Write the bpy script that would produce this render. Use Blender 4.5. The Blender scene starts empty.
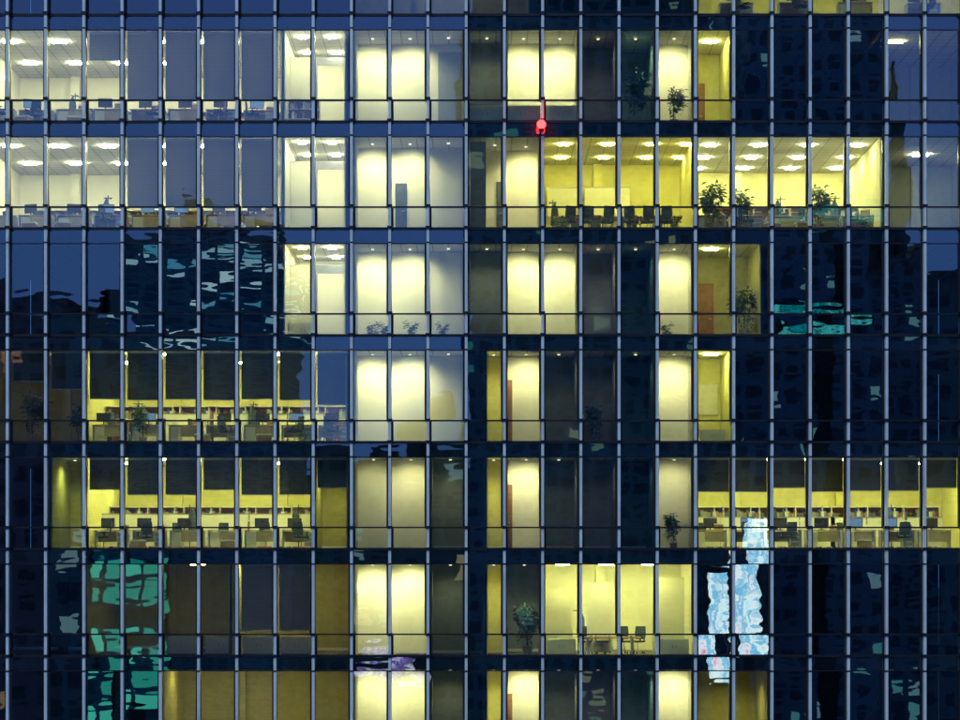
import bpy, math, random
from mathutils import Vector, Matrix
random.seed(11)
S=0.0375; Z0=24.0; D=90.0; CZ=30.0
def X(px): return (px-480)*S
def Z(py): return Z0+(720-py)*S
def F(r): return 15+106.8*r          # floor line of row r (pixels of the elevation drawing)
def C(r): return F(r-1)+15           # ceiling line
def MX(i): return 9+38.1*i           # mullion line
col=bpy.context.scene.collection
# ---------------------------------------------------------------- materials
def newmat(name):
    m=bpy.data.materials.new(name); m.use_nodes=True
    nt=m.node_tree; nt.nodes.clear()
    o=nt.nodes.new('ShaderNodeOutputMaterial')
    return m,nt,o
def N(nt,t,**k):
    n=nt.nodes.new(t)
    for a,b in k.items(): setattr(n,a,b)
    return n
def surf(name,c,rough=0.6,metal=0.0,var=0.12,scale=3.0,spec=0.4):
    m,nt,o=newmat(name)
    p=N(nt,'ShaderNodeBsdfPrincipled')
    p.inputs['Roughness'].default_value=rough; p.inputs['Metallic'].default_value=metal
    p.inputs['Specular IOR Level'].default_value=spec
    tc=N(nt,'ShaderNodeNewGeometry')
    no=N(nt,'ShaderNodeTexNoise'); no.inputs['Scale'].default_value=scale; no.inputs['Detail'].default_value=4
    nt.links.new(tc.outputs['Position'],no.inputs['Vector'])
    r=N(nt,'ShaderNodeValToRGB')
    r.color_ramp.elements[0].position=0.3; r.color_ramp.elements[1].position=0.7
    r.color_ramp.elements[0].color=(*[x*(1-var) for x in c],1)
    r.color_ramp.elements[1].color=(*[min(1,x*(1+var)) for x in c],1)
    nt.links.new(no.outputs['Fac'],r.inputs['Fac']); nt.links.new(r.outputs['Color'],p.inputs['Base Color'])
    nt.links.new(p.outputs[0],o.inputs[0])
    return m
def ceilmat():
    m,nt,o=newmat('tiled_ceiling'); p=N(nt,'ShaderNodeBsdfPrincipled'); p.inputs['Roughness'].default_value=.8
    g=N(nt,'ShaderNodeNewGeometry'); b=N(nt,'ShaderNodeTexBrick'); b.offset=0
    b.inputs['Color1'].default_value=(.72,.71,.68,1); b.inputs['Color2'].default_value=(.66,.66,.62,1); b.inputs['Mortar'].default_value=(.35,.35,.33,1)
    b.inputs['Scale'].default_value=1; b.inputs['Brick Width'].default_value=.6; b.inputs['Row Height'].default_value=.6; b.inputs['Mortar Size'].default_value=.02
    nt.links.new(g.outputs['Position'],b.inputs['Vector']); nt.links.new(b.outputs[0],p.inputs['Base Color']); nt.links.new(p.outputs[0],o.inputs[0]); return m
def emis(name,c,s):
    m,nt,o=newmat(name); e=N(nt,'ShaderNodeEmission')
    e.inputs[0].default_value=(*c,1); e.inputs[1].default_value=s
    nt.links.new(e.outputs[0],o.inputs[0]); return m
def fabric(name,c,tr):
    m,nt,o=newmat(name)
    d=N(nt,'ShaderNodeBsdfDiffuse'); t=N(nt,'ShaderNodeBsdfTranslucent'); mx=N(nt,'ShaderNodeMixShader')
    g=N(nt,'ShaderNodeNewGeometry'); w=N(nt,'ShaderNodeTexWave'); w.bands_direction='Z'
    w.inputs['Scale'].default_value=4; w.inputs['Distortion'].default_value=0.3
    nt.links.new(g.outputs['Position'],w.inputs['Vector'])
    r=N(nt,'ShaderNodeValToRGB'); r.color_ramp.elements[0].color=(*[x*.8 for x in c],1); r.color_ramp.elements[1].color=(*c,1)
    nt.links.new(w.outputs['Fac'],r.inputs['Fac'])
    nt.links.new(r.outputs[0],d.inputs[0]); nt.links.new(r.outputs[0],t.inputs[0])
    mx.inputs[0].default_value=tr
    nt.links.new(d.outputs[0],mx.inputs[1]); nt.links.new(t.outputs[0],mx.inputs[2]); nt.links.new(mx.outputs[0],o.inputs[0])
    return m
# coated curtain-wall glass: mirror-like coat over clear, slightly wavy
def glassmat():
    m,nt,o=newmat('coated_glass')
    t=N(nt,'ShaderNodeBsdfTransparent'); t.inputs[0].default_value=(0.94,0.98,0.82,1)
    g=N(nt,'ShaderNodeBsdfGlossy'); g.inputs['Roughness'].default_value=0.006; g.inputs[0].default_value=(0.85,0.98,1,1)
    mx=N(nt,'ShaderNodeMixShader'); fr=N(nt,'ShaderNodeFresnel'); fr.inputs[0].default_value=1.8
    ad=N(nt,'ShaderNodeMath',operation='ADD'); ad.inputs[1].default_value=0.07
    nt.links.new(fr.outputs[0],ad.inputs[0]); nt.links.new(ad.outputs[0],mx.inputs[0])
    geo=N(nt,'ShaderNodeNewGeometry')
    mp=N(nt,'ShaderNodeMapping'); mp.inputs['Scale'].default_value=(0.55,1.0,1.7)
    nt.links.new(geo.outputs['Position'],mp.inputs[0])
    no=N(nt,'ShaderNodeTexNoise'); no.inputs['Scale'].default_value=0.6; no.inputs['Detail'].default_value=1.0
    no2=N(nt,'ShaderNodeTexNoise'); no2.inputs['Scale'].default_value=2.6; no2.inputs['Detail'].default_value=0.0
    nt.links.new(geo.outputs['Position'],no.inputs['Vector']); nt.links.new(mp.outputs[0],no2.inputs['Vector'])
    b=N(nt,'ShaderNodeBump'); b.inputs['Strength'].default_value=1; b.inputs['Distance'].default_value=0.0035
    b2=N(nt,'ShaderNodeBump'); b2.inputs['Strength'].default_value=1; b2.inputs['Distance'].default_value=0.0006
    nt.links.new(no.outputs['Fac'],b.inputs['Height']); nt.links.new(no2.outputs['Fac'],b2.inputs['Height'])
    nt.links.new(b.outputs[0],b2.inputs['Normal']); nt.links.new(b2.outputs[0],g.inputs['Normal'])
    nt.links.new(t.outputs[0],mx.inputs[1]); nt.links.new(g.outputs[0],mx.inputs[2]); nt.links.new(mx.outputs[0],o.inputs[0])
    return m
M={}
M['glass']=glassmat()
M['black']=surf('black_aluminium',(0.012,0.013,0.016),0.45,0.3)
M['fin']=surf('silver_fin',(0.56,0.62,0.58),0.5,0.1,0.12,1.2)
M['slabedge']=surf('dark_spandrel',(0.03,0.05,0.07),0.5)
M['ceil']=ceilmat()
M['carpet']=surf('grey_carpet',(0.14,0.14,0.12),0.95,var=0.25,scale=8)
M['cream']=surf('cream_plaster',(0.78,0.77,0.66),0.8,var=0.04,scale=0.8)
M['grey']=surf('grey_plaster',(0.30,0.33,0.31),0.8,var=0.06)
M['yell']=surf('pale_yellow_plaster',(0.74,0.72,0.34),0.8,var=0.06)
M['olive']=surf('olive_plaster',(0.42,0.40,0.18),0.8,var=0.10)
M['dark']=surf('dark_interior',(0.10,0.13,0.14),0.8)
M['concrete']=surf('concrete',(0.25,0.25,0.25),0.8)
M['wood']=surf('brown_wood',(0.32,0.15,0.05),0.5)
M['doordark']=surf('dark_door',(0.08,0.10,0.11),0.5)
M['white']=surf('white_laminate',(0.78,0.78,0.75),0.4,var=0.03)
M['card']=surf('brown_cardboard',(0.33,0.22,0.12),0.8)
M['desk']=surf('desk_laminate',(0.50,0.42,0.28),0.45)
M['plastic']=surf('black_plastic',(0.03,0.03,0.035),0.5)
M['fabric']=surf('chair_fabric',(0.04,0.06,0.09),0.9)
M['metal']=surf('chrome_metal',(0.45,0.45,0.47),0.3,0.8)
M['leaf']=surf('leaf_green',(0.05,0.12,0.03),0.6,var=0.5,scale=9)
M['bark']=surf('plant_stem',(0.12,0.08,0.04),0.9)
M['pot']=surf('terracotta_pot',(0.35,0.30,0.26),0.7)
M['red']=surf('red_binder',(0.45,0.05,0.04),0.5)
M['blue']=surf('blue_binder',(0.05,0.12,0.35),0.5)
M['blind_beige']=fabric('beige_roller_blind',(0.60,0.55,0.47),0.17)
M['blind_dark']=fabric('olive_roller_blind',(0.17,0.16,0.08),0.11)
M['em_cream']=emis('lamp_warm_white',(1,0.97,0.60),165)
M['em_yell']=emis('lamp_yellow_white',(1,0.98,0.33),150)
M['em_conf']=emis('conference_lamp_yellow',(1,0.93,0.22),110)
M['em_dim']=emis('lamp_dim_amber',(1,0.86,0.32),62)
M['em_spot']=emis('downlight_glow',(1,0.93,0.6),1.6)
M['em_red']=emis('red_beacon_glow',(1,0.02,0.02),14)
M['em_redstreak']=emis('red_glow_streak',(1,.03,.03),.35)  # emissive colour for the beacon's glow streak, no lamp of its own
M['screen_on']=emis('monitor_glow',(0.35,0.6,1),0.4)
# ---------------------------------------------------------------- mesh builder
class MB:
    def __init__(s): s.v=[]; s.f=[]; s.mi=[]; s.m=[]
    def mid(s,k):
        if k not in s.m: s.m.append(k)
        return s.m.index(k)
    def face(s,pts,k):
        b=len(s.v); s.v+=[tuple(p) for p in pts]; s.f.append(tuple(range(b,b+len(pts)))); s.mi.append(s.mid(k))
    def box(s,x0,x1,y0,y1,z0,z1,k,kb=None,kt=None,kf=None):
        b=len(s.v)
        s.v+=[(x0,y0,z0),(x1,y0,z0),(x1,y1,z0),(x0,y1,z0),(x0,y0,z1),(x1,y0,z1),(x1,y1,z1),(x0,y1,z1)]
        fs=[(0,3,2,1),(4,5,6,7),(0,1,5,4),(1,2,6,5),(2,3,7,6),(3,0,4,7)]
        ks=[kb or k,kt or k,kf or k,k,k,k]
        for f,q in zip(fs,ks):
            s.f.append(tuple(b+i for i in f)); s.mi.append(s.mid(q))
    def cyl(s,cx,cy,z0,z1,r0,r1,k,n=12):
        b=len(s.v)
        for z,r in((z0,r0),(z1,r1)):
            for i in range(n):
                a=2*math.pi*i/n; s.v.append((cx+r*math.cos(a),cy+r*math.sin(a),z))
        for i in range(n):
            j=(i+1)%n; s.f.append((b+i,b+j,b+n+j,b+n+i)); s.mi.append(s.mid(k))
        s.f.append(tuple(b+i for i in reversed(range(n)))); s.mi.append(s.mid(k))
        s.f.append(tuple(b+n+i for i in range(n))); s.mi.append(s.mid(k))
    def mesh(s,name):
        me=bpy.data.meshes.new(name); me.from_pydata(s.v,[],s.f)
        for k in s.m: me.materials.append(M[k])
        me.polygons.foreach_set('material_index',s.mi); me.update(); return me
def obj(name,me,parent=None,loc=(0,0,0),rot=0,sc=1):
    o=bpy.data.objects.new(name,me); col.objects.link(o)
    o.location=loc; o.rotation_euler=(0,0,rot); o.scale=(sc,sc,sc)
    if parent: o.parent=parent
    return o
B=obj('office_building',None)
B['label']='glass curtain wall office tower with silver fins and lit rooms'; B['category']='office building'
B.empty_display_size=2
XL,XR=X(MX(-1)),X(MX(26)); DEP=12.0
# lower part of the tower, down to the ground
m=MB(); m.box(XL,XR,0.1,DEP,0,Z(F(7))-0.62,'concrete'); obj('base_wall',m.mesh('base_wall'),B)
m=MB(); m.box(XL,XR,DEP,DEP+0.3,Z(F(7))-0.6,Z(F(-1))+0.0,'dark'); obj('rear_wall',m.mesh('rear_wall'),B)
for k,(a,b) in enumerate(((XL-0.3,XL-0.01),(XR+0.01,XR+0.3))):
    m=MB(); m.box(a,b,0.1,DEP,Z(F(7))-0.6,Z(F(-1)),'concrete'); obj('end_wall',m.mesh('end_wall'),B)
for r in range(-1,8):
    m=MB(); z=Z(F(r)); m.box(XL,XR,0.10,DEP-0.01,z-0.54,z-0.02,'slabedge',kb='ceil',kt='carpet')
    obj('floor_slab',m.mesh('floor_slab'),B)
# ---------------------------------------------------------------- windows
def winmesh(mb,r,i):
    x0,x1=X(MX(i))+0.03,X(MX(i+1))-0.03
    zb,zt,ztr,zc=Z(F(r)),Z(F(r-1)),Z(F(r)-21.5),Z(C(r))
    for (a,b) in ((zb,ztr),(ztr,zc),(zc,zt)):
        tx=random.gauss(0,0.0030); tz=random.gauss(0,0.0024)
        cx,cz=(x0+x1)/2,(a+b)/2
        pts=[(x,(z-cz)*tx+(x-cx)*tz,z) for x,z in((x0,a+.004),(x1,a+.004),(x1,b-.004),(x0,b-.004))]
        mb.face(pts,'glass')
    mb.box(x0,x1,-0.06,0.09,zb-0.05,zb+0.045,'black')
    mb.box(x0,x1,-0.04,0.08,ztr-0.028,ztr+0.028,'black')
    mb.box(x0,x1,-0.02,0.07,zc-0.018,zc+0.018,'black')
wins=[(r,i) for r in range(0,8) for i in range(-1,26)]
wins.sort(key=lambda w:(abs((F(w[0])+C(w[0]))/2-360)*1.0+abs(MX(w[1])+19-480)*0.75))
for (r,i) in wins[:100]:
    mb=MB(); winmesh(mb,r,i); obj('window',mb.mesh('window'),B)
mb=MB()
for (r,i) in wins[100:]: winmesh(mb,r,i)
o=obj('window_field',mb.mesh('window_field'),B); o['kind']='stuff'; o['label']='remaining windows of the curtain wall'
# ---------------------------------------------------------------- mullions with silver fins
for i in range(-1,27):
    mb=MB(); x=X(MX(i))
    for r in range(0,8):
        zb,zt,ztr,zc=Z(F(r)),Z(F(r-1)),Z(F(r)-21.5),Z(C(r))
        mb.box(x-0.05,x+0.05,-0.36,-0.10,zb+0.06,zt-0.06,'fin')
        mb.box(x-0.13,x+0.055,-0.095,0.13,ztr+0.03,zc,'black')      # operable-light stile
        mb.box(x-0.045,x+0.13,-0.095,0.13,zb+0.046,ztr-0.03,'black')
        mb.box(x-0.06,x+0.06,-0.095,0.12,zc+0.02,zt-0.06,'black')
        for zz in (zb,ztr):
            mb.box(x-0.09,x+0.09,-0.40,0.10,zz-0.055,zz+0.045+0.01,'black')
        mb.box(x-0.06,x+0.06,-0.37,-0.10,zc-0.03,zc+0.03,'black')
    obj('mullion',mb.mesh('mullion'),B)
# ---------------------------------------------------------------- rooms
def room(r,a,b,dep,k,kback=None):
    x0,x1=X(a)+0.02,X(b)-0.02; z0,z1=Z(F(r))-0.01,Z(C(r))+0.01
    mb=MB()
    mb.box(x0,x0+0.05,0.16,dep,z0,z1,k); mb.box(x1-0.05,x1,0.16,dep,z0,z1,k)
    mb.box(x0,x1,dep,dep+0.06,z0,z1,kback or k)
    mb.box(x0+0.052,x1-0.052,dep-0.02,dep-0.002,z0+0.01,z0+0.13,'white')
    if dep>=5 and b-a>100:      # structural piers along the rear wall
        x=x0+2.2
        while x<x1-1:
            mb.box(x,x+.35,dep-.3,dep-.022,z0,z1,k); x+=4.3
    obj('room_wall',mb.mesh('room_wall'),B)
dl=MB(); dl.cyl(0,0,-0.03,0,0.05,0.06,'em_spot',16); dlm=dl.mesh('downlight')
WC=(1,0.955,0.53)
def spot(r,px,y,p,c=WC):
    l=bpy.data.lights.new('downlight_lamp','SPOT'); l.energy=p; l.color=c; l.spot_size=math.radians(150); l.spot_blend=1.0; l.shadow_soft_size=0.08
    z=Z(C(r))-0.05
    o=bpy.data.objects.new('downlight_lamp',l); o.location=(X(px),y,z-0.05); col.objects.link(o); o.parent=B
    if p>25: obj('downlight',dlm,B,(X(px),y,z+0.02))
def wash(r,px,dep,p,c=WC):
    # adjustable wall washer, aimed at the rear wall
    p*=random.uniform(1.32,1.58)
    l=bpy.data.lights.new('wall_washer_lamp','SPOT'); l.energy=p; l.color=c; l.spot_size=math.radians(112); l.spot_blend=1.0; l.shadow_soft_size=0.08
    z=Z(C(r))-0.12; y=dep-1.25
    o=bpy.data.objects.new('wall_washer_lamp',l); o.location=(X(px),y,z-0.05); col.objects.link(o); o.parent=B
    d=Vector((0,1.25,-1.35)); o.rotation_euler=d.to_track_quat('-Z','Y').to_euler()
    obj('downlight',dlm,B,(X(px),y,z+0.09))
strips={}
def strip(r,pxs,ys,mat,w=0.55,d=0.2):
    if (mat,w) not in strips:
        q=MB(); q.box(-w/2,w/2,-d/2,d/2,-0.03,0,mat); strips[(mat,w)]=q.mesh('ceiling_light')
    for px in pxs:
        for y in ys: obj('ceiling_light',strips[(mat,w)],B,(X(px),y,Z(C(r))-0.012))
def blind(r,i,pyb,k):
    x0,x1=X(MX(i))+0.12,X(MX(i+1))-0.12
    q=MB(); q.box(x0,x1,0.30,0.306,Z(pyb),Z(C(r))-0.09,k); q.box(x0,x1,0.285,0.32,Z(pyb)-0.03,Z(pyb)-0.001,'metal')
    q.box(x0,x1,0.26,0.35,Z(C(r))-0.088,Z(C(r))-0.01,'white')
    obj('blind',q.mesh('blind'),B)
def panel(name,r,a,b,y,pt,pb,k):
    q=MB(); q.box(X(a),X(b),y,y+0.05,Z(pb),Z(pt),k); return obj(name,q.mesh(name),B)
def door(r,a,b,y,k,h=62):
    p=panel('door',r,a,b,y-0.065,F(r)-h,F(r)-0.5,k)
    q=MB(); q.box(X(b)-0.2,X(b)-0.08,y-0.13,y-0.07,Z(F(r))+1.0,Z(F(r))+1.04,'metal'); obj('handle',q.mesh('handle'),p)
# cream lobby column bays 9-11
for r,p in ((1,170),(2,160),(3,160),(4,155),(5,26),(6,165),(7,120)):
    dp=2.6; b=466 if r<5 else 429
    room(r,353,b,dp,'cream')
    if r==5: wash(r,410,dp,90); wash(r,372,dp,40)
    else: wash(r,371,dp,p); wash(r,409,dp,p)
    if r>=5: room(r,430,466,2.4,'grey'); spot(r,450,1.3,45)
    if r<5: panel('wall_panel',r,437,461,dp-0.06,C(r)+8,F(r)-1,'grey' if r in(1,) else 'cream'); spot(r,448,1.2,30)
door(2,393,405,2.6,'doordark',56)
# rows 0
room(0,697,990,7,'yell'); strip(0,[740,810,880,950],[2.5],'em_yell')
room(0,353,530,5,'grey'); strip(0,[440],[2.5],'em_dim')
# row 1/2 open offices
for r in(1,2):
    room(r,-28,282,9,'cream'); strip(r,[0,50,100,150,200,250],[2.0,6.0],'em_cream')
    for i in(3,4,5,6): blind(r,i,F(r)-24,'blind_beige')
blind(1,2,C(1)+28,'blind_beige')
for r in(1,2,3):
    room(r,283,346,5.5,'cream'); strip(r,[300,330],[1.2,4],'em_cream',0.3)
    q=MB(); q.box(X(285),X(310),2.4,2.5,Z(F(r)),Z(C(r)+14),'cream'); q.box(X(310),X(313),2.38,2.52,Z(F(r)),Z(C(r)+14),'metal'); q.box(X(313),X(343),2.4,2.46,Z(C(r)+22),Z(C(r)+14),'metal')
    obj('inner_partition',q.mesh('inner_partition'),B)
# bay 12
for r,p,k in((1,65,'grey'),(3,65,'grey')):
    room(r,468,505,2.5,k); spot(r,487,1.3,p)
room(2,468,541,3.2,'cream'); spot(2,495,1.6,90); wash(2,527,3.2,180,(1,.90,.42))
door(2,497,505,3.2,'doordark',60); panel('wall_panel',2,470,486,1.0,C(2),F(2),'grey')
for r,p in((4,150),(5,160),(6,140),(7,160)):
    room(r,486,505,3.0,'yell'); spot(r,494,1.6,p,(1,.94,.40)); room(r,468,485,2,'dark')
# bays 13/14
for r,p in((1,180),(3,165)):
    room(r,506,579,2.6,'cream'); wash(r,524,2.6,p); wash(r,561,2.6,p)
for r,p in((4,160),(5,160),(7,155)):
    room(r,506,543,2.6,'cream'); wash(r,527,2.6,p)
    door(r,507,513,2.0,'wood',66)
    room(r,544,579,3.4,'grey'); spot(r,560,1.4,80 if r==7 else 34)
room(6,506,543,4,'grey'); spot(6,525,1.5,170,(1,.92,.45))
# bays 15/16
for r in(1,3,4,5,7):
    room(r,581,618,3.2,'grey'); spot(r,600,1.4,{1:40,3:75,4:22,5:18,7:34}[r],(1,.84,.66))
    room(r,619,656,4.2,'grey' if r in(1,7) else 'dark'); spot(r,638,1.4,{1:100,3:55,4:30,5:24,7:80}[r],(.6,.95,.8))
# bay 17
for r,p in((1,175),(3,160),(4,150),(5,65),(7,145)):
    room(r,657,696,2.6,'cream'); wash(r,677,2.6,p)
# bay 18
room(1,697,733,4.5,'yell'); strip(1,[715],[2],'em_yell',0.5); door(1,703,716,4.5,'wood')
room(3,697,762,4.0,'olive'); strip(3,[715],[1.6],'em_yell',0.5); door(3,708,724,4.0,'wood',64)
room(4,697,733,4.0,'yell'); strip(4,[715],[1.6],'em_yell',0.5); panel('notice_board',4,706,728,3.9,C(4)+26,C(4)+58,'white')
# row 2 middle conference and office
room(2,542,696,6.5,'yell'); strip(2,[565,610,655,690],[1.6,4.6],'em_conf',0.42)
room(2,697,883,8.5,'yell'); strip(2,[715,765,815,865],[1.8,4.6,7.2],'em_cream',.4)
room(2,884,990,7,'grey'); strip(2,[940],[4],'em_cream')
room(1,884,990,7,'grey'); strip(1,[905],[2],'em_dim')
# rows 4 and 5 lower open offices
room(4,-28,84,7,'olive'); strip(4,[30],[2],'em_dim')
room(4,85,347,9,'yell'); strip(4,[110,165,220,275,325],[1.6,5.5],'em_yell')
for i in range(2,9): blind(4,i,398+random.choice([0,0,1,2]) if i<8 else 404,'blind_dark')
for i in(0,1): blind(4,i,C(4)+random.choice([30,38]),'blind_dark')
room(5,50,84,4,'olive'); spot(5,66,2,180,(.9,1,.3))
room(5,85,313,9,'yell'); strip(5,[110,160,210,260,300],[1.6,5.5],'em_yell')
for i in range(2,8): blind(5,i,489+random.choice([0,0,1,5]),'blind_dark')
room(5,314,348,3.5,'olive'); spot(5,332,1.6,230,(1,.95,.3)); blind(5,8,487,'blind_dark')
room(5,697,990,9,'yell'); strip(5,[720,765,810,855,900,945],[1.6,5.5],'em_yell')
for i in range(18,26): blind(5,i,490+random.choice([0,0,1,-3]),'blind_dark')
# row 6
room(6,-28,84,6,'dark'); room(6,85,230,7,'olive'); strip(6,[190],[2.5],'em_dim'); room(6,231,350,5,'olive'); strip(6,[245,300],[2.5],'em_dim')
for i in(6,7): blind(6,i,F(6)-26,'blind_beige')
room(6,544,696,6,'cream'); strip(6,[565,610,655],[1.6,4.2],'em_yell',0.42)
panel('wall_panel',6,590,616,2.6,C(6)+20,F(6)-1,'white'); panel('wall_panel',6,657,690,2.4,C(6)+14,F(6)-1,'cream')
panel('wall_panel',6,546,574,2.2,C(6)+26,F(6)-1,'cream')
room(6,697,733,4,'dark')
# row 7
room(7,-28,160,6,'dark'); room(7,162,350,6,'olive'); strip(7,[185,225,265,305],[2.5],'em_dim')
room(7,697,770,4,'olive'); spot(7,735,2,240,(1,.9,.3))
# ---------------------------------------------------------------- furniture templates
def part(fn,name):
    q=MB(); fn(q); return (name,q.mesh(name))
T={}
T['desk']=[part(lambda q:q.box(-.65,.65,-.35,.35,.72,.75,'desk'),'desktop'),
  part(lambda q:q.box(-.63,-.59,-.33,.33,0,.719,'metal'),'leg'),part(lambda q:q.box(.59,.63,-.33,.33,0,.719,'metal'),'leg'),
  part(lambda q:(q.box(.2,.57,-.3,.28,.1,.68,'white'),[q.box(.22,.55,-.315,-.302,.14+.18*j,.28+.18*j,'metal') for j in range(3)]),'drawer_unit'),
  part(lambda q:q.box(-.58,.19,.25,.27,.3,.7,'desk'),'modesty_panel')]
def chairbase(q):
    q.cyl(0,0,.1,.43,.025,.025,'metal',8)
    for j in range(5):
        a=j*2*math.pi/5; c,s_=math.cos(a),math.sin(a)
        p=[(0-.02*s_,.02*c),(0+.02*s_,-.02*c),(.3*c+.015*s_,.3*s_-.015*c),(.3*c-.015*s_,.3*s_+.015*c)]
        q.face([(x,y,.09) for x,y in p],'plastic'); q.face([(x,y,.12) for x,y in p],'plastic')
        q.cyl(.28*c,.28*s_,0,.08,.03,.03,'plastic',8)
def chairback(q):
    n=6
    for j in range(n):
        z0=.55+.5*j/n; z1=.55+.5*(j+1)/n; w0=.22-.05*abs(j/n-.4)
        y0=.23+.05*(j/n)**2; q.box(-w0,w0,y0,y0+.05,z0,z1,'fabric')
    q.box(-.03,.03,.24,.27,.42,.56,'plastic')
T['office_chair']=[part(lambda q:(q.box(-.23,.23,-.22,.22,.44,.5,'fabric'),q.box(-.2,.2,-.19,.19,.43,.439,'plastic')),'seat'),part(chairback,'backrest'),part(chairbase,'base'),
  part(lambda q:(q.box(-.28,-.24,-.12,.15,.66,.69,'plastic'),q.box(-.28,-.25,0,.04,.46,.659,'plastic')),'armrest'),
  part(lambda q:(q.box(.24,.28,-.12,.15,.66,.69,'plastic'),q.box(.25,.28,0,.04,.46,.659,'plastic')),'armrest')]
T['computer_monitor']=[part(lambda q:(q.box(-.27,.27,0,.03,.12,.46,'plastic'),q.box(-.25,.25,.031,.033,.14,.44,'screen_on')),'screen'),
  part(lambda q:(q.box(-.02,.02,.0,.03,.02,.119,'plastic'),q.box(-.11,.11,-.08,.1,0,.018,'plastic')),'stand')]
def shelf(q):
    q.box(-.7,-.67,-.18,.18,0,1.35,'white'); q.box(.67,.7,-.18,.18,0,1.35,'white')
    for j in range(4): q.box(-.669,.669,-.18,.18,.04+.42*j,.07+.42*j,'white')
    q.box(-.669,.669,.16,.178,.071,1.3,'wood')
def binders(q):
    for j in range(3):
        x=-.65
        while x<.58:
            w=random.uniform(.04,.12); h=random.uniform(.2,.34)
            if random.random()<.8: q.box(x,x+w-.006,-.14,.12,.073+.42*j,.073+.42*j+h,random.choice(['white','white','card','desk','blue','red','grey','plastic','plastic']))
            x+=w
T['bookshelf']=[part(shelf,'frame'),part(binders,'binder_row')]
T['low_cabinet']=[part(lambda q:q.box(-.68,.68,-.22,.22,.06,.78,'white'),'body'),part(lambda q:q.box(-.66,.66,-.2,.2,0,.058,'plastic'),'plinth'),
  part(lambda q:(q.box(-.66,-.01,-.24,-.222,.09,.75,'white'),q.box(-.1,-.07,-.255,-.241,.35,.5,'metal')),'door'),
  part(lambda q:(q.box(.01,.66,-.24,-.222,.09,.75,'white'),q.box(.07,.1,-.255,-.241,.35,.5,'metal')),'door')]
T['meeting_table']=[part(lambda q:(q.box(-1.3,1.3,-.5,.5,.71,.75,'wood')),'tabletop'),part(lambda q:q.box(-1.0,-.9,-.3,.3,0,.709,'metal'),'leg'),part(lambda q:q.box(.9,1.0,-.3,.3,0,.709,'metal'),'leg')]
T['desk_partition']=[part(lambda q:(q.box(-.68,.68,-.02,.02,.12,1.25,'white'),q.box(-.69,.69,-.03,.03,1.251,1.29,'metal')),'panel'),part(lambda q:(q.box(-.6,-.55,-.2,.2,0,.119,'metal'),q.box(.55,.6,-.2,.2,0,.119,'metal')),'foot')]
T['storage_box']=[part(lambda q:q.box(-.2,.2,-.16,.16,0,.24,'card'),'body'),part(lambda q:q.box(-.21,.21,-.17,.17,.241,.29,'white'),'lid')]
T['coat_stand']=[part(lambda q:(q.cyl(0,0,.03,1.75,.02,.018,'plastic',8),q.cyl(0,0,0,.03,.2,.18,'plastic',14)),'pole'),
  part(lambda q:[q.box(min(0,.2*c),max(.02,.2*c),min(0,.2*s),max(.02,.2*s),1.62,1.65,'plastic') for c,s in((1,0),(-1,0),(0,1),(0,-1))],'hook'),
  part(lambda q:(q.cyl(.12,0,.75,1.35,.17,.14,'fabric',9),q.cyl(.12,0,1.35,1.6,.14,.03,'fabric',9)),'coat')]
def foliage(q,h,w,n,ll):
    cl=[(random.gauss(0,w*.45),random.gauss(0,w*.45),h*random.uniform(.35,1)) for _ in range(9)]
    for _ in range(n):
        c=random.choice(cl); p=Vector((c[0]+random.gauss(0,w*.22),c[1]+random.gauss(0,w*.22),c[2]+random.gauss(0,h*.09)))
        d=Vector((p.x,p.y,random.uniform(-.4,.5)*w)); d=(d+Vector((random.gauss(0,.2),random.gauss(0,.2),0))).normalized()
        u=d.cross(Vector((random.gauss(0,.5),random.gauss(0,.5),1))).normalized(); L=ll*random.uniform(.6,1.3)
        q.face([p,p+d*L*.5+u*L*.18,p+d*L-Vector((0,0,L*.25)),p+d*L*.5-u*L*.18],'leaf')
def stem(q,h):
    q.cyl(0,0,.3,h*.75,.03,.015,'bark',6)
    for j in range(5):
        a=random.uniform(0,6.28); z=h*random.uniform(.4,.7)
        q.face([(0,0,z),(0.02,0,z),(math.cos(a)*.25,math.sin(a)*.25,z+.3)],'bark')
T['potted_plant']=[part(lambda q:(q.cyl(0,0,0,.33,.15,.21,'pot'),q.cyl(0,0,.33,.36,.23,.23,'pot')),'pot'),part(lambda q:stem(q,1.7),'trunk'),part(lambda q:foliage(q,1.75,.42,420,.24),'foliage')]
T['small_plant']=[part(lambda q:q.cyl(0,0,0,.22,.1,.15,'pot'),'pot'),part(lambda q:foliage(q,.65,.2,160,.16),'foliage')]
INFO={'desk':('pale wooden office desk with drawer unit on grey carpet','desk','desks in the open offices'),
'office_chair':('dark swivel office chair with armrests beside a desk','chair','office chairs'),
'computer_monitor':('black flat computer monitor standing on an office desk','computer monitor','monitors on the desks'),
'bookshelf':('white office bookshelf filled with paper binders','bookshelf','bookshelves in the offices'),
'low_cabinet':('low white two-door cabinet along the glass wall','cabinet','low cabinets by the windows'),
'meeting_table':('long brown meeting table in yellow lit room','table','meeting tables'),
'desk_partition':('white freestanding desk divider in open office','partition','desk dividers'),
'storage_box':('brown cardboard storage box with white lid in office','storage box','storage boxes in the offices'),
'coat_stand':('black coat stand with a dark coat hanging on it','coat stand','coat stands in the offices'),
'potted_plant':('tall leafy indoor plant in pale pot near window','potted plant','potted plants by the windows'),
'small_plant':('small leafy plant in pot on office floor','potted plant','small potted plants')}
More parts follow.
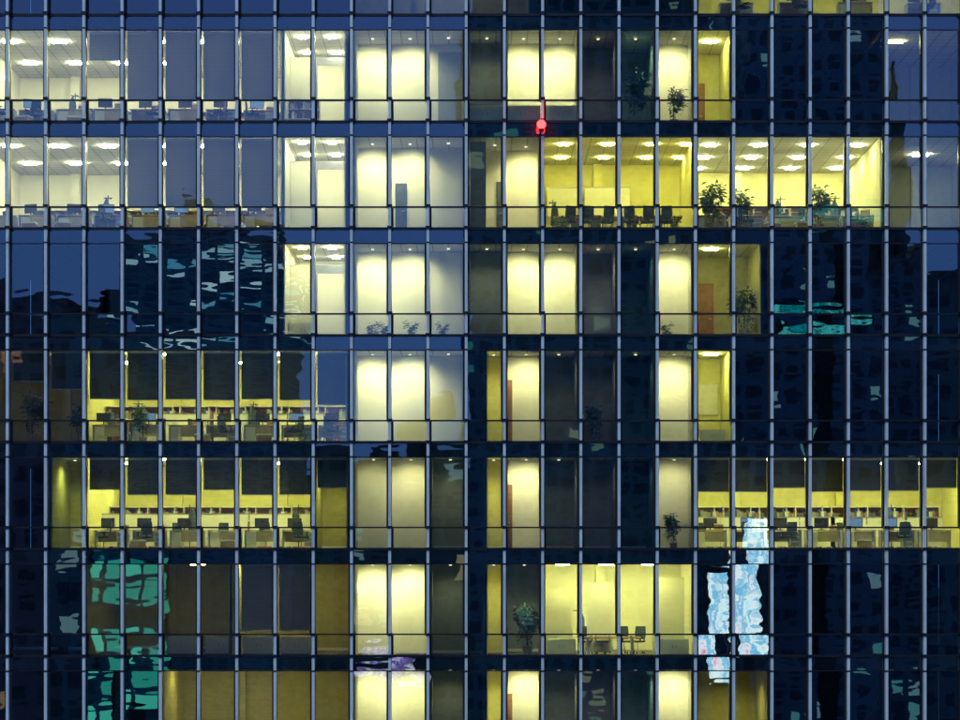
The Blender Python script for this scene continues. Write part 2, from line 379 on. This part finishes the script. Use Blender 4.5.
def put(kind,r,px,y,rot=0,sc=1,dz=0):
    e=obj(kind,None,None,(X(px),y,Z(F(r))-0.02+0.004+dz),rot,sc); e.empty_display_size=.2
    l,c,g=INFO[kind]; e['label']=l; e['category']=c; e['group']=g
    for n,me in T[kind]: obj(n,me,e)
def workstation(r,px,y,mon=True):
    fl=random.choice([0,math.pi]); y+=random.uniform(-.15,.25)
    put('desk',r,px,y,fl+random.uniform(-.04,.04))
    u=random.random()
    if u<.85: put('computer_monitor',r,px+random.uniform(-8,2),y+random.uniform(-.1,.1),math.pi*random.choice([0,0,1])+random.uniform(-.4,.4),1,.752)
    if u>.4: put('storage_box',r,px+random.uniform(7,12),y+random.uniform(-.1,.1),random.uniform(-.3,.3),random.uniform(.6,.9),.752)
    put('office_chair',r,px+random.uniform(-9,9),y-.85 if fl==0 else y+.85,random.uniform(-2.8,2.8))
def bays(a,b): return [MX(i)+19 for i in range(a,b)]
for r in(1,2):
    for p in bays(-1,7): workstation(r,p,1.7)
    for p in bays(0,7): put('bookshelf',r,p,6.5 if r==1 else 6.2,0,1.2)
for p in bays(2,9): workstation(4,p,1.7); put('bookshelf',4,p,4.6,0,1.25)
for p in bays(3,8): put('desk_partition',4,p+random.uniform(-6,6),3.2,0,1.0)
for p in bays(2,8): workstation(5,p,2.2); put('desk_partition',5,p+random.uniform(-6,6),3.6,0,1.1); put('bookshelf',5,p,5.6,0,1.3)
for p in bays(18,25): workstation(5,p,1.8); put('desk_partition',5,p+random.uniform(-6,6),3.4); put('bookshelf',5,p,5.4,0,1.3)
for p in bays(18,23): workstation(2,p,2.0)
for p in bays(19,23): put('bookshelf',2,p-4,5.4,0,1.2)
for r,p,y in((4,128,2.8),(4,246,3.0),(5,180,3.0),(5,292,3.2),(5,780,2.7),(5,905,3.0),(2,792,3.4),(2,848,3.2),(1,60,3.4),(2,95,3.2),(6,582,3.6),(2,556,4.4)): put('coat_stand',r,p,y,random.uniform(0,6))
for r,p,y in((4,200,.8),(4,262,.8),(5,135,.8),(5,226,.9),(5,758,.8),(5,868,.9),(2,775,.9),(2,806,.9),(1,20,.8),(2,60,.8),(1,70,.9),(2,25,.9)): put('storage_box',r,p,y,random.uniform(-.4,.4),1.3)
put('meeting_table',2,590,2.4); put('meeting_table',2,652,2.4)
for p in(568,588,608,632,652,672): put('office_chair',2,p+random.uniform(-3,3),1.5,math.pi+random.uniform(-.6,.6))
for p in(578,600,640,664): put('office_chair',2,p,3.4,random.uniform(-.3,.3))
put('meeting_table',6,612,1.6,0,.9)
for p in(588,606,628,642): put('office_chair',6,p,2.5,random.uniform(-.5,.5))
put('low_cabinet',6,562,.9,0,.8); put('low_cabinet',6,676,.9,0,.8)
for p in bays(4,8): put('desk_partition',7,p,2.6); put('low_cabinet',6,p,1.2,0,.9)
for p in bays(12,15): put('low_cabinet',1,p,.8,0,.95)
for p in(740,800,860,930): workstation(0,p,1.5)
put('bookshelf',1,300,1.8,0,.9); put('low_cabinet',3,300,1.6,0,.8); put('low_cabinet',2,330,4.2,0,.9); put('low_cabinet',4,716,1.2,0,.7)
for r,p,y,s in((1,636,1.2,1.15),(1,676,1.0,.75),(2,716,1.1,1.0),(2,743,1.3,.85),(2,822,1.0,.9),(4,27,1.0,1.0),(4,74,1.6,.8),(6,528,1.3,1.0),(3,748,1.2,1.0),(5,676,1.2,.7),(4,139,1.1,.75),(4,598,1.3,.8)):
    put('potted_plant',r,p,y,random.uniform(0,6),s)
for r,p in((3,372),(3,384),(3,411),(3,443),(2,677),(2,562),(3,668),(4,300),(2,870)):
    put('small_plant',r,p,.8,random.uniform(0,6),random.uniform(.6,1.0))
# whiteboards on the rear wall of the conference room
for a,b in((552,584),(592,640)):
    q=MB(); q.box(X(a),X(b),6.12,6.15,Z(C(2)+56),Z(C(2)+26),'white'); me=q.mesh('board')
    e=obj('whiteboard',None,None,(0,0,0)); e['label']='large white board hung on yellow meeting room wall'; e['category']='whiteboard'; e['group']='whiteboards'
    obj('board',me,e)
    q=MB()
    for z in(Z(C(2)+56)-.05,Z(C(2)+26)): q.box(X(a)-.04,X(b)+.04,6.10,6.16,z,z+.05,'metal')
    obj('frame',q.mesh('frame'),e)
# red beacon fixed to the fin
e=obj('warning_light',None,None,(X(541),-0.55,Z(127))); e['label']='glowing red warning light bracketed to a facade fin'; e['category']='warning light'
q=MB()
for j in range(6):
    a0,a1=[-math.pi/2+math.pi*k/6 for k in(j,j+1)]
    q.cyl(0,0,.17*math.sin(a0),.17*math.sin(a1),max(.001,.17*math.cos(a0)),max(.001,.17*math.cos(a1)),'em_red',14)
obj('lens',q.mesh('lens'),e)
q=MB(); q.box(-.05,.05,.1,.45,-.2,-.15,'black'); q.cyl(0,0,-.26,-.16,.1,.1,'black'); obj('bracket',q.mesh('bracket'),e)
q=MB(); q.box(.09,.12,.16,.19,.2,1.0,'em_redstreak'); obj('glow_streak',q.mesh('glow_streak'),e)  # vertical streak of the beacon's glow, shaped as a thin emissive box
l=bpy.data.lights.new('beacon_lamp','POINT'); l.energy=20; l.color=(1,.03,.03); l.shadow_soft_size=.17
o=bpy.data.objects.new('beacon_lamp',l); col.objects.link(o); o.parent=e; o.location=(0,-.2,0)
# ---------------------------------------------------------------- the city across the street (seen mirrored in the glass)
def towermat(name,base,lit,frac,c1,c2,cw=2.6,ch=3.4,fw=.62,zmin=-10,pan=2.6,vfw=.5):
    m,nt,o=newmat(name); L=nt.links
    tc=N(nt,'ShaderNodeTexCoord'); sp=N(nt,'ShaderNodeSeparateXYZ'); L.new(tc.outputs['Object'],sp.inputs[0])
    def mth(op,a,b=None):
        n=N(nt,'ShaderNodeMath',operation=op)
        for k,v in enumerate((a,b)):
            if v is None: continue
            if hasattr(v,'default_value'): L.new(v,n.inputs[k])
            else: n.inputs[k].default_value=v
        return n.outputs[0]
    h=mth('ADD',sp.outputs[0],sp.outputs[1])
    u=mth('DIVIDE',h,cw); v=mth('DIVIDE',sp.outputs[2],ch)
    cb=N(nt,'ShaderNodeCombineXYZ'); L.new(mth('FLOOR',u),cb.inputs[0]); L.new(mth('FLOOR',v),cb.inputs[1])
    wn=N(nt,'ShaderNodeTexWhiteNoise'); wn.noise_dimensions='2D'; L.new(cb.outputs[0],wn.inputs['Vector'])
    on=mth('LESS_THAN',wn.outputs['Value'],frac)
    iu=mth('LESS_THAN',mth('FRACT',u),fw); iv=mth('LESS_THAN',mth('FRACT',v),vfw)
    win=mth('MULTIPLY',iu,iv)
    k=mth('MULTIPLY',win,mth('MULTIPLY',on,mth('GREATER_THAN',sp.outputs[2],zmin)))
    mixc=N(nt,'ShaderNodeMix',data_type='RGBA'); mixc.inputs[6].default_value=(*c1,1); mixc.inputs[7].default_value=(*c2,1)
    sc=N(nt,'ShaderNodeSeparateXYZ'); L.new(wn.outputs['Color'],sc.inputs[0]); L.new(sc.outputs[1],mixc.inputs[0])
    # facade panels are paler than the window glass; broad tonal variation over the face
    mb=N(nt,'ShaderNodeMix',data_type='RGBA'); mb.inputs[6].default_value=(*[min(.6,x*pan) for x in base],1); mb.inputs[7].default_value=(*base,1); L.new(win,mb.inputs[0])
    nz=N(nt,'ShaderNodeTexNoise'); nz.inputs['Scale'].default_value=.06; nz.inputs['Detail'].default_value=3; L.new(tc.outputs['Object'],nz.inputs['Vector'])
    mv=N(nt,'ShaderNodeMix',data_type='RGBA'); mv.blend_type='MULTIPLY'; mv.inputs[0].default_value=.7; L.new(mb.outputs[2],mv.inputs[6]); L.new(nz.outputs['Fac'],mv.inputs[7])
    p=N(nt,'ShaderNodeBsdfPrincipled'); L.new(mv.outputs[2],p.inputs['Base Color']); p.inputs['Roughness'].default_value=.6
    L.new(mixc.outputs[2],p.inputs['Emission Color']); L.new(mth('MULTIPLY',k,lit),p.inputs['Emission Strength'])
    L.new(p.outputs[0],o.inputs[0]); return m
def mirror(px,L): return X(px)*(D+L)/D
def mz(py,L): return CZ+(Z(py)-CZ)*(D+L)/D
M['t_dark']=towermat('tower_dark',(.12,.21,.27),.9,.06,(1,.7,.3),(.3,.8,1),pan=3)
M['t_brown']=towermat('tower_brown',(.20,.16,.16),.7,.06,(1,.4,.2),(1,.8,.5))
M['t_cyan']=towermat('tower_cyan',(.08,.25,.34),2.4,.30,(.02,.30,.5),(.7,.95,1),2.2,1.0,.8,mz(338,150))
M['t_teal']=towermat('tower_teal',(.09,.22,.24),.8,.06,(.05,.5,.45),(.7,.7,.4),1.8,2.4,pan=3)
M['t_black']=towermat('tower_black',(.08,.16,.22),.9,.05,(.1,.7,.7),(.5,.8,1),1.8,2.4,pan=3)
def tower(a,b,top,L,k,lab,crown=None):
    x0,x1,zt=mirror(a,L),mirror(b,L),mz(top,L); w=x1-x0
    e=obj('city_tower',None,None,((x0+x1)/2,-L,0)); e['label']=lab; e['category']='building'
    q=MB(); q.box(-w/2,w/2,-30,0,0,zt,k); q.box(-w/2-.3,w/2+.3,-30.3,.3,zt,zt+.9,'concrete'); obj('wall',q.mesh('wall'),e)
    q=MB()
    for j in range(3):
        cx=w*random.uniform(-.35,.3); q.box(cx,cx+w*.14,-16,-6,zt+.91,zt+random.uniform(2.5,6),'slabedge')
    obj('roof_plant_room',q.mesh('roof_plant_room'),e)
    if crown:
        q=MB(); q.cyl(0,-8,zt+.92,zt+14,w*.38,w*.25,'slabedge',16); q.cyl(0,-8,zt+14,zt+26,w*.25,.3,'slabedge',16); obj('spire',q.mesh('spire'),e)
tower(-260,60,302,170,'t_brown','low brown city block with few lit windows')
tower(58,128,330,165,'t_dark','low dark city block beside a glass tower')
tower(126,283,236,150,'t_cyan','blue glass tower with many cyan lit windows')
tower(281,470,452,190,'t_dark','low dark office block across the street')
tower(466,737,-80,160,'t_teal','tall dark teal tower with scattered lit windows')
tower(736,884,-120,140,'t_black','tall black glass tower nearly unlit')
tower(886,930,275,175,'t_black','slim dark tower topped by a pointed spire',True)
tower(926,1250,262,185,'t_dark','dark slab block across the street')
def signmat(name,cols,s,su,sv):
    # an LED screen with broad, soft colour areas
    m,nt,o=newmat(name); L=nt.links; tc=N(nt,'ShaderNodeTexCoord'); mp=N(nt,'ShaderNodeMapping'); mp.inputs['Scale'].default_value=(su,1,sv)
    n=N(nt,'ShaderNodeTexNoise'); n.inputs['Scale'].default_value=1; n.inputs['Detail'].default_value=5; n.inputs['Roughness'].default_value=.7
    r=N(nt,'ShaderNodeValToRGB')
    while len(r.color_ramp.elements)<len(cols): r.color_ramp.elements.new(.5)
    for k,c in enumerate(cols): r.color_ramp.elements[k].position=.3+.4*k/(len(cols)-1); r.color_ramp.elements[k].color=(*c,1)
    e=N(nt,'ShaderNodeEmission'); e.inputs[1].default_value=s
    L.new(tc.outputs['Object'],mp.inputs[0]); L.new(mp.outputs[0],n.inputs['Vector'])
    L.new(n.outputs['Fac'],r.inputs[0]); L.new(r.outputs[0],e.inputs[0]); L.new(e.outputs[0],o.inputs[0]); return m
# green building front: brightly lit storeys
M['s_green']=towermat('green_lit_front',(.02,.30,.28),3.2,.80,(.0,.20,.16),(.10,.75,.55),3.4,2.3,.86,-10,2.0,.72)
M['s_pink']=signmat('pink_white_screen',[(.02,.08,.2),(.1,.5,.8),(.5,.9,1),(.95,1,1),(.1,.5,.8),(.95,.95,1),(.9,.15,.3),(.03,.15,.25)],5.5,.3,.16)
M['s_cyan']=signmat('cyan_screen',[(0,.02,.05),(0,.1,.2),(.1,.9,.9),(0,.04,.08),(0,.5,.6),(0,.02,.05)],2.2,.4,.8)
M['s_cyan_dim']=signmat('dim_cyan_screen',[(0,.02,.05),(0,.1,.2),(.1,.7,.8),(0,.04,.08),(0,.02,.05)],1.0,.3,.8)
M['s_white']=signmat('white_screen',[(.02,.02,.1),(.8,.8,1),(.3,.2,.7),(.02,.02,.1),(.9,.9,1),(.02,.02,.1)],3.5,.5,.7)
def board(a,b,t,bt,L,k,lab):
    x0,x1,z0,z1=mirror(a,L),mirror(b,L),mz(bt,L),mz(t,L); w=x1-x0
    e=obj('billboard',None,None,((x0+x1)/2,-L,0)); e['label']=lab; e['category']='billboard'
    q=MB(); q.box(-w/2,w/2,-.3,0,z0,z1,k); obj('screen',q.mesh('screen'),e)
    q=MB(); q.box(-w/2-.3,w/2+.3,-.8,-.31,z0-.3,z1+.3,'black'); obj('frame',q.mesh('frame'),e)
    q=MB(); q.box(-.5,.5,-1.4,-.82,0,z1,'black'); obj('post',q.mesh('post'),e)
board(91,119,552,720,140,'s_green','tall narrow green glowing advertising screen')
board(131,171,552,700,141,'s_green','wide green glowing advertising screen on building')
board(704,726,575,682,132,'s_pink','bright white glowing vertical screen')
board(740,766,526,655,130,'s_pink','tall bright white and pink glowing screen')
board(362,420,658,686,175,'s_white','small white and violet glowing screen')
board(780,862,316,331,130,'s_cyan','narrow cyan glowing sign on a dark tower')
board(775,880,210,222,131,'s_cyan_dim','thin cyan glowing sign high on a dark tower')
# ground
M['asphalt']=surf('asphalt',(.05,.05,.052),.85)
q=MB(); q.face([(-2500,-2500,0),(2500,-2500,0),(2500,2500,0),(-2500,2500,0)],'asphalt'); g=obj('ground',q.mesh('ground')); g['kind']='structure'
# ---------------------------------------------------------------- dusk sky
w=bpy.data.worlds.new('World'); bpy.context.scene.world=w; w.use_nodes=True; nt=w.node_tree; nt.nodes.clear()
o=N(nt,'ShaderNodeOutputWorld'); bg=N(nt,'ShaderNodeBackground'); bg2=N(nt,'ShaderNodeBackground'); ad=N(nt,'ShaderNodeAddShader')
sk=N(nt,'ShaderNodeTexSky'); sk.sky_type='NISHITA'; sk.sun_disc=False; sk.sun_elevation=math.radians(-3); sk.sun_rotation=math.radians(200)
nt.links.new(sk.outputs[0],bg.inputs[0]); bg.inputs[1].default_value=.1
tc=N(nt,'ShaderNodeTexCoord'); sp=N(nt,'ShaderNodeSeparateXYZ'); nt.links.new(tc.outputs['Generated'],sp.inputs[0])
r=N(nt,'ShaderNodeValToRGB'); els=r.color_ramp.elements
els[0].position=0; els[0].color=(.05,.22,.64,1); els[1].position=1; els[1].color=(.03,.10,.3,1)
x=els.new(.08); x.color=(.09,.27,.84,1); x=els.new(.25); x.color=(.11,.23,.78,1)
nt.links.new(sp.outputs[2],r.inputs[0]); nt.links.new(r.outputs[0],bg2.inputs[0]); bg2.inputs[1].default_value=1.2
nt.links.new(bg.outputs[0],ad.inputs[0]); nt.links.new(bg2.outputs[0],ad.inputs[1]); nt.links.new(ad.outputs[0],o.inputs[0])
sl=bpy.data.lights.new('afterglow','SUN'); sl.energy=1.3; sl.angle=math.radians(20); sl.color=(.88,1,.97)
so=bpy.data.objects.new('afterglow',sl); col.objects.link(so); so.rotation_euler=(math.radians(42),0,math.radians(-20))
# ---------------------------------------------------------------- camera
cd=bpy.data.cameras.new('Camera'); cam=bpy.data.objects.new('Camera',cd); col.objects.link(cam)
cam.location=(0,-D,CZ); cam.rotation_euler=(math.radians(90),0,0); cd.lens=90; cd.sensor_width=36
cd.shift_y=(Z(360)-CZ)/36; cd.clip_end=3000; cd.clip_start=1
sc=bpy.context.scene; sc.camera=cam; sc.view_settings.view_transform='Standard'; sc.view_settings.look='None'; sc.view_settings.exposure=0
